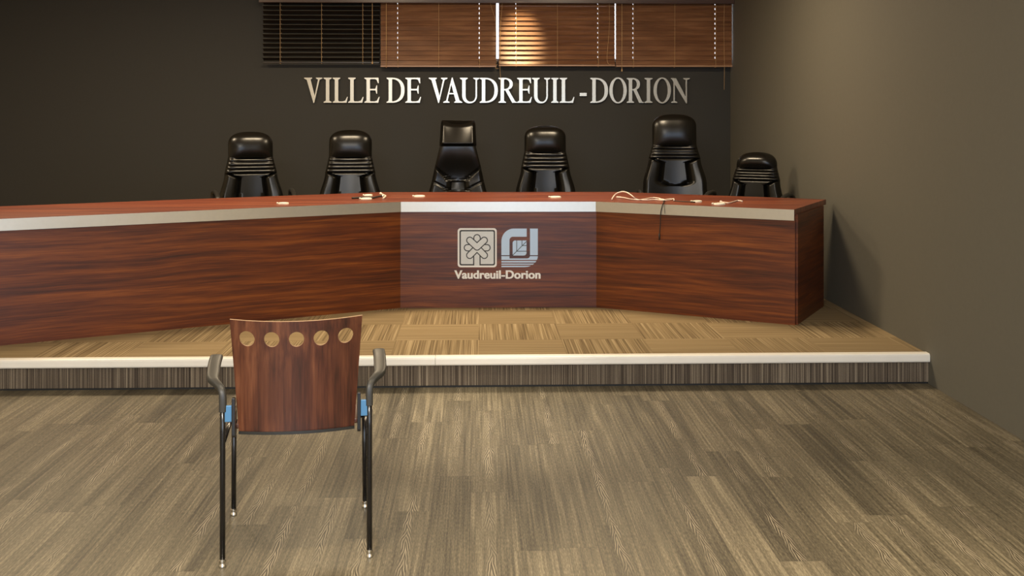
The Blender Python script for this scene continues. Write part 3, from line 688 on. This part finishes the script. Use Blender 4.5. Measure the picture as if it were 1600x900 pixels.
# ------------------------------------------------------------------ executive chairs behind the desk
def interp(tab, z):
    if z <= tab[0][0]: return tab[0][1]
    for (a, va), (b, vb) in zip(tab, tab[1:]):
        if z <= b:
            t = (z - a) / (b - a); return va + (vb - va) * t
    return tab[-1][1]
def sstep(a, b, x): t = min(1, max(0, (x - a) / (b - a))); return t * t * (3 - 2 * t)
def chair_back_round(W, ztop, zrib, zbase, ubottom=None):
    """backrest with a domed head cushion, rolled ribs below it and a centre panel between two wings; -Y is its front.
    W: half width of the head."""
    rings = []; n = 72; NZ = 190
    headh = ztop - zrib[1]
    for k in range(NZ + 1):
        z = zbase + (ztop - zbase) * (k / NZ if k < NZ * .9 else 0.9 + 0.1 * math.sin((k / NZ - .9) / .1 * PI / 2))
        if z > zrib[0]: # head
            base_w = W * (1.0 + 0.02 * sstep(zrib[1], zrib[0], z))
            q = (z - (ztop - 0.115)) / 0.115
            hw = base_w * (max(0.0, 1 - max(0, q) ** 2.6) ** (1 / 2.6)) if q > 0 else base_w
            if z < zrib[1] + 0.01: hw = W * (1.0 + 0.17 * (1 - (z - zrib[0]) / (zrib[1] + .01 - zrib[0])))
        else: hw = W * (1.17 + 0.26 * sstep(zrib[0], zrib[0] - 0.22, z) + 0.10 * sstep(zrib[0] - .2, zbase, z))
        hw = max(hw, 0.003)
        th = 0.10 if z < ztop - 0.06 else 0.10 * math.sqrt(max(0.02, 1 - ((z - ztop + 0.06) / 0.062) ** 2))
        lean = 0.20 * (z - zbase) * 0.55
        ring = []
        for j in range(n):
            a = 2 * PI * j / n; c, s = math.cos(a), math.sin(a)
            x = hw * math.copysign(abs(c) ** 0.75, c); yy = math.copysign(abs(s) ** 0.7, s) * th / 2
            if s < 0:   # front relief
                u = x / hw; e = (1 - abs(u) ** 4)
                if z > zrib[1]:
                    hz = (z - zrib[1]) / (ztop - zrib[1]); yy -= 0.045 * (max(0, 1 - (abs(u) / 0.98) ** 3.0)) * math.sin(PI * min(1, hz * 1.02 + .02)) ** 0.55 if 0 < hz < 1 else 0
                elif z > zrib[0]:
                    ph = (z - zrib[0]) / (zrib[1] - zrib[0]) * 4.0
                    yy -= (0.012 + 0.014 * abs(math.sin(PI * ph)) ** 0.7) * e ** .5
                    yy += 0.020 * sstep(0.35, 1.0, ph / 4) * math.exp(-(u / .7) ** 4)
                else:
                    cw = 0.47 - 0.05 * sstep(zrib[0], zbase, z)
                    flare = sstep(zrib[0] - 0.045, zrib[0], z) * 0.35
                    gd = abs(abs(u) - cw - flare)
                    g = math.exp(-(gd / 0.055) ** 2)
                    wing = sstep(cw + flare, cw + flare + .16, abs(u)) * (1 - sstep(.86, 1.0, abs(u)))
                    mid = (1 - sstep(cw + flare - .1, cw + flare, abs(u)))
                    if ubottom is not None:
                        zz = (z - ubottom)
                        if zz < 0: mid = 0; g = math.exp(-((zz + 0.0) / 0.012) ** 2) * (1 if abs(u) < cw else 0); wing = (1 - sstep(.86, 1.0, abs(u))); g = 0
                        elif zz < 0.05:
                            cw2 = cw * math.sqrt(max(0, 1 - (1 - zz / 0.05) ** 2)); gd = min(abs(abs(u) - cw2), 1); g = math.exp(-(gd / 0.07) ** 2)
                            mid = 1 - sstep(cw2 - .1, cw2, abs(u)); wing = sstep(cw2, cw2 + .16, abs(u)) * (1 - sstep(.86, 1, abs(u)))
                    yy -= 0.030 * wing + 0.022 * mid; yy += 0.020 * g
                    # edge of the roll above
                    yy += 0.012 * math.exp(-((z - zrib[0] + 0.003) / 0.006) ** 2)
                yy += -0.0
            ring.append((x, yy + lean + 0.03 * (x / 0.2) ** 2 * -1.0, z))
        rings.append(ring)
    return rings
def chair_back_square(ztop, zbase):
    """backrest with a scooped square headrest over a tapering shell with diagonal seams"""
    rings = []; n = 72; NZ = 190
    zh = ztop - 0.225
    for k in range(NZ + 1):
        z = zbase + (ztop - zbase) * k / NZ
        head = z > zh
        if head: hw = 0.150 + 0.012 * (ztop - z) / 0.225
        else: hw = interp([(zbase, .30), (zh - .44, .262), (zh - .30, .225), (zh - 0.17, .198), (zh - .06, 0.170), (zh, .155)], z)
        th = 0.10 if head else 0.085
        if z > ztop - 0.05: th *= math.sqrt(max(0.03, 1 - ((z - ztop + .05) / .051) ** 2)); hw *= 1 - 0.06 * ((z - ztop + .05) / .05) ** 3
        lean = 0.10 * (z - zbase) + (0.05 * (z - zh) / .225 if head else 0); ring = []
        for j in range(n):
            a = 2 * PI * j / n; c, s = math.cos(a), math.sin(a)
            x = hw * math.copysign(abs(c) ** 0.6, c); yy = math.copysign(abs(s) ** 0.6, s) * th / 2; u = x / hw
            zz = z
            if head:
                zz = z - 0.028 * (1 - u * u) * ((z - zh) / (ztop - zh)) ** 2 if True else z
                if s < 0: yy -= 0.035 * sstep(zh, zh + .03, z) * (1 - sstep(.8, 1, abs(u))) ; yy += 0.02 * (1 - u * u) * sstep(zh, ztop, z)
            elif s < 0:
                yy -= 0.07 * sstep(zh - .30, zh + .02, z)
                ax = abs(x)
                edge = 0.052 + max(0, z - (zh - 0.31)) * 1.1          # the spine widens upwards into the shoulders
                out_ = sstep(edge, edge + .018, ax) * (1 - sstep(.86, 1.0, abs(u)))
                yy -= 0.026 * out_
                yy += 0.016 * math.exp(-((ax - edge) / 0.009) ** 2)
                seam = (z - (zh - 0.40)) - 0.85 * (ax - .06) + 1.4 * (ax - .06) ** 2
                if ax > edge: yy += 0.014 * math.exp(-(seam / 0.008) ** 2)
            ring.append((x, yy + lean - 0.03 * (x / 0.2) ** 2, zz))
        rings.append(ring)
    return rings
def exec_chair(label, px, Y, top_py, w_px, style='round', rib_py=(270, 247), rz=0.0, arm_z=0.66, ubottom=None, X=None):
    """px: column of the chair's centre, top_py: row of its top, w_px: half width of the head in pixels"""
    X = X_at(px, Y) if X is None else X
    d = Y; ztop = Z_at(top_py, X, Y) - PZ
    root = thing('executive_chair', label, 'office chair', (X, Y + 0.0, PZ), rz, 'black leather chairs behind the council desk')
    # the root stands at the base column; the backrest is 0.2 m behind it
    by = 0.0
    if style == 'round':
        zr = [Z_at(p, X, Y) - PZ for p in rib_py]
        rings = chair_back_round(w_px * Y / F, ztop, zr, 0.46, None if ubottom is None else Z_at(ubottom, X, Y) - PZ)
    else: rings = chair_back_square(ztop, 0.46)
    ltop = rings[-1][0][1]
    off = -max(p[1] for p in rings[len(rings) // 2]) + 0.05
    rings = [[(p[0], p[1] - 0.02, p[2]) for p in r] for r in rings]
    MB().loft(rings).build('backrest', M['leather'], root, smooth=True, auto=60)
    # seat cushion
    sr = []
    for k in range(9):
        t = k / 8; z = 0.40 + 0.11 * t; q = 1 - 0.10 * abs(2 * t - 1) ** 3
        sr.append([((0.26 * q) * math.copysign(abs(math.cos(2 * PI * j / 32)) ** .5, math.cos(2 * PI * j / 32)), -0.27 + (0.25 * q) * math.copysign(abs(math.sin(2 * PI * j / 32)) ** .5, math.sin(2 * PI * j / 32)), z) for j in range(32)])
    MB().loft(sr).build('seat', M['leather'], root, smooth=True, auto=60)
    for s_ in (-1, 1):
        pts = smoothpath([(s_ * .26, -0.12, 0.43), (s_ * .305, -0.12, 0.47), (s_ * .315, -0.10, arm_z - 0.06), (s_ * .31, -0.14, arm_z), (s_ * .305, -0.28, arm_z + .004), (s_ * .30, -0.40, arm_z - .02), (s_ * .30, -0.44, arm_z - .07), (s_ * .30, -0.38, .47), (s_ * .26, -0.34, .43)], 5)
        MB().tube(pts, 0.016, 8, flat=1.3).build('armrest', M['black_plastic'], root, smooth=True)
    MB().tube([(0, -0.25, 0.10), (0, -0.25, 0.40)], 0.03, 14).build('gas_lift', M['black_metal'], root, smooth=True, auto=40)
    b = MB()
    for k in range(5):
        a = 2 * PI * k / 5 + .3; e = (0.29 * math.cos(a), -0.25 + 0.29 * math.sin(a), 0.075)
        b.tube([(0, -0.25, 0.11), e], [0.03, 0.018], 8)
    b.build('star_base', M['black_plastic'], root, smooth=True)
    for k in range(5):
        a = 2 * PI * k / 5 + .3; e = (0.29 * math.cos(a), -0.25 + 0.29 * math.sin(a))
        t = Vector((-math.sin(a), math.cos(a), 0)) * .022
        MB().tube([Vector((e[0], e[1], 0.03)) - t, Vector((e[0], e[1], 0.03)) + t], 0.03, 14).build('caster', M['black_plastic'], root, smooth=True, auto=40)
    return root
exec_chair('black leather chair with round headrest behind the left wing, under the letters LLE', 547.5, 9.45, 203, 33.0, rib_py=(269, 246), rz=math.radians(4))
exec_chair('black chair with scooped square headrest and diagonal seams', 715.5, 9.45, 188, 30, style='square')
exec_chair('black leather chair with round headrest, just right of the square-headrest chair', 852, 9.45, 196.5, 32.5, rib_py=(262, 238))
exec_chair('tallest black leather chair with round headrest, near the right side wall', 1054, 9.40, 178.5, 34.5, rib_py=(247, 228), rz=math.radians(-6), arm_z=0.705, ubottom=290)
exec_chair('black chair at the right end of the desk against the side wall', None, 8.72, 238, 32, rib_py=(281, 263), rz=math.radians(-29), arm_z=0.735, X=2.24)
exec_chair('black chair at the far left of the desk, behind the left wing', 392, 9.15, 206, 34, rib_py=(270, 247), rz=math.radians(18), arm_z=0.735)

# ------------------------------------------------------------------ plywood armchair in the foreground
ch = thing('plywood_armchair', 'dark stained plywood armchair with round holes in its back, on the plank floor', 'chair', (-0.656, 3.984, 0), math.radians(8))
def back_surface(u, v):         # u -1..1 across, v 0..1 up; local coordinates of the chair
    hw = 0.196 + 0.026 * v + 0.0 * v * v
    z = 0.445 + 0.388 * v + 0.008 * u * u * v
    y = -0.232 - 0.055 * v ** 1.3 + 0.035 * u * u
    return hw * u, y, z
def make_back():
    bm = bmesh.new()
    # flat layout in (a, b) with holes, then bent
    Wd, Hh = 0.444, 0.388
    nx, nz = 60, 48
    holes = [(-0.168 + .084 * k, Hh - 0.062) for k in range(5)]; R_ = 0.026
    mb = MB(); front = {}
    def bend(a, b, t):
        u = a / (Wd / 2); v = b / Hh; x, y, z = back_surface(u, v)
        return (x, y + t, z)
    # strips of cells; cells touched by a hole are replaced by a ring patch around the hole
    cell = 0.084
    xs = [-Wd / 2] + [-0.21 + cell * k for k in range(6)] + [Wd / 2]
    zb0, zb1 = Hh - 0.062 - 0.042, Hh - 0.062 + 0.042
    def grid(x0, x1, z0, z1, mx, mz):
        for t in (-0.006, 0.006):
            V = [bend(x0 + (x1 - x0) * i / mx, z0 + (z1 - z0) * j / mz, t) for j in range(mz + 1) for i in range(mx + 1)]
            mb.add(V, [(j * (mx + 1) + i, j * (mx + 1) + i + 1, (j + 1) * (mx + 1) + i + 1, (j + 1) * (mx + 1) + i) for j in range(mz) for i in range(mx)])
    for i in range(7):
        m_ = 8 if 0 < i < 6 else 2
        grid(xs[i], xs[i + 1], 0, zb0, m_, 16); grid(xs[i], xs[i + 1], zb1, Hh, m_, 2)
        if i in (0, 6): grid(xs[i], xs[i + 1], zb0, zb1, 2, 8)
    for cx, cz in holes:
        n = 32; sq, ci = [], []
        for k in range(n):
            a = 2 * PI * k / n; c, s = math.cos(a), math.sin(a); m_ = 1 / max(abs(c), abs(s))
            q = (cx + 0.042 * c * m_, cz + 0.042 * s * m_); sq.append(q); ci.append((cx + R_ * c, cz + R_ * s))
        for t in (-0.006, 0.006):
            V = [bend(a, b, t) for a, b in sq + ci]
            mb.add(V, [(k, (k + 1) % n, n + (k + 1) % n, n + k) for k in range(n)])
        mb.cur = 1
        V = [bend(a, b, t) for t in (-0.006, 0.006) for a, b in ci]
        mb.add(V, [(k, (k + 1) % n, n + (k + 1) % n, n + k) for k in range(n)]); mb.cur = 0
    # rim
    per = [(-Wd / 2 + Wd * i / 40, 0) for i in range(41)] + [(Wd / 2, Hh * i / 20) for i in range(1, 21)] + [(Wd / 2 - Wd * i / 40, Hh) for i in range(1, 41)] + [(-Wd / 2, Hh - Hh * i / 20) for i in range(1, 20)]
    mb.cur = 1; n = len(per)
    V = [bend(a, b, t) for t in (-0.006, 0.006) for a, b in per]
    mb.add(V, [(k, (k + 1) % n, n + (k + 1) % n, n + k) for k in range(n)])
    bm.free()
    return mb
o = make_back().build('backrest', [M['chair_ply'], M['ply_edge']], ch, smooth=True, auto=40)
# lower lip where the shell turns under
mb = MB()
mb.loft([[(x, -0.238 + 0.035 * (x / .2) ** 2 + dy, 0.443 + dz_) for dy, dz_ in ((-.007, .006), (-.007, -.004), (.007, -.006), (.009, .004))] for x in [-.196 + .392 * i / 16 for i in range(17)]])
mb.build('lower_edge', M['black_plastic'], ch)
# seat shell
sr = []
for i in range(15):
    t = i / 14; y = -0.20 + 0.44 * t; z = 0.452 + 0.02 * math.sin(t * PI) * -1 + (0.012 if t < .1 else 0) - 0.03 * max(0, t - .85) / .15
    hw = 0.205 + .01 * math.sin(t * PI)
    sr.append([(-hw, y, z - .006), (hw, y, z - .006), (hw, y, z + .006), (-hw, y, z + .006)])
MB().loft(sr).build('seat', M['chair_ply'], ch, bevel=0.002)
ph = 0.0
for s_ in (-1, 1):
    X0 = 0.247
    # rear leg runs up into the armrest
    MB().tube([(s_ * X0, -0.24, 0.02), (s_ * X0, -0.235, 0.45), (s_ * X0, -0.232, 0.57)], 0.0095, 14).build('leg', M['black_metal'], ch, smooth=True)
    MB().tube([(s_ * (X0 + .002), 0.245, 0.02), (s_ * (X0 - .003), 0.20, 0.42)], 0.0095, 14).build('leg', M['black_metal'], ch, smooth=True)
    for (x, y) in ((X0, -0.24), (X0 + .002, 0.245)):
        MB().lathe([(0.010, 0.0), (0.013, 0.002), (0.013, 0.008), (0.0105, 0.012), (0.0105, 0.016), (0.012, 0.018), (0.012, 0.024), (0.0098, 0.027)], (s_ * x, y, 0), 16).build('foot_cap', M['chrome'], ch, smooth=True, auto=35)
    MB().tube([(s_ * (X0 - .004), -0.235, 0.425), (s_ * (X0 - .006), 0.20, 0.425)], 0.008, 10).build('side_rail', M['black_metal'], ch, smooth=True)
    # bracket holding the shell
    mb = MB(); pr = [(0.0, 0.0)]
    pl = arcpts(0, .445, .010, .010, 180, 360, 8) + [(.010, .57), (-.010, .57)]
    mb.prism(pl, lambda a, b, d: (s_ * (0.205 + d), -0.232 + a - 0.0, b), 0.0, 0.012)
    mb.build('back_bracket', M['black_metal'], ch, bevel=0.002)
    MB().box(min(s_ * .217, s_ * .240), max(s_ * .217, s_ * .240), -0.240, -0.228, 0.49, 0.545).build('connector_plate', M['blue_metal'], ch, bevel=0.002)
    # armrest
    path = smoothpath([(s_ * X0, -0.232, 0.525), (s_ * X0, -0.232, 0.575), (s_ * (X0 + .006), -0.222, 0.598), (s_ * (X0 + .024), -0.195, 0.612), (s_ * (X0 + .038), -0.165, 0.620), (s_ * (X0 + .043), -0.11, 0.632), (s_ * (X0 + .045), -0.03, 0.648), (s_ * (X0 + .045), 0.04, 0.654)], 6)
    rings = []
    npt = len(path)
    for i, p in enumerate(path):
        t = i / (npt - 1); T = (path[min(i + 1, npt - 1)] - path[max(i - 1, 0)]).normalized()
        side = Vector((1, 0, 0)); side = (side - T * side.dot(T)).normalized(); nn = T.cross(side)
        wd = 0.0125 + 0.010 * sstep(.35, .7, t); tk = 0.0125 - 0.002 * sstep(.4, .7, t)
        if i == npt - 1: wd *= .8; tk *= .7
        rings.append([p + side * wd * math.copysign(abs(math.cos(a)) ** .6, math.cos(a)) + nn * tk * math.copysign(abs(math.sin(a)) ** .6, math.sin(a)) for a in [2 * PI * j / 20 for j in range(20)]])
    MB().loft(rings).build('armrest', M['arm_plastic'], ch, smooth=True, auto=50)
MB().tube([(-.243, 0.0, 0.425), (.243, 0.0, 0.425)], 0.008, 10).build('crossbar', M['black_metal'], ch, smooth=True)
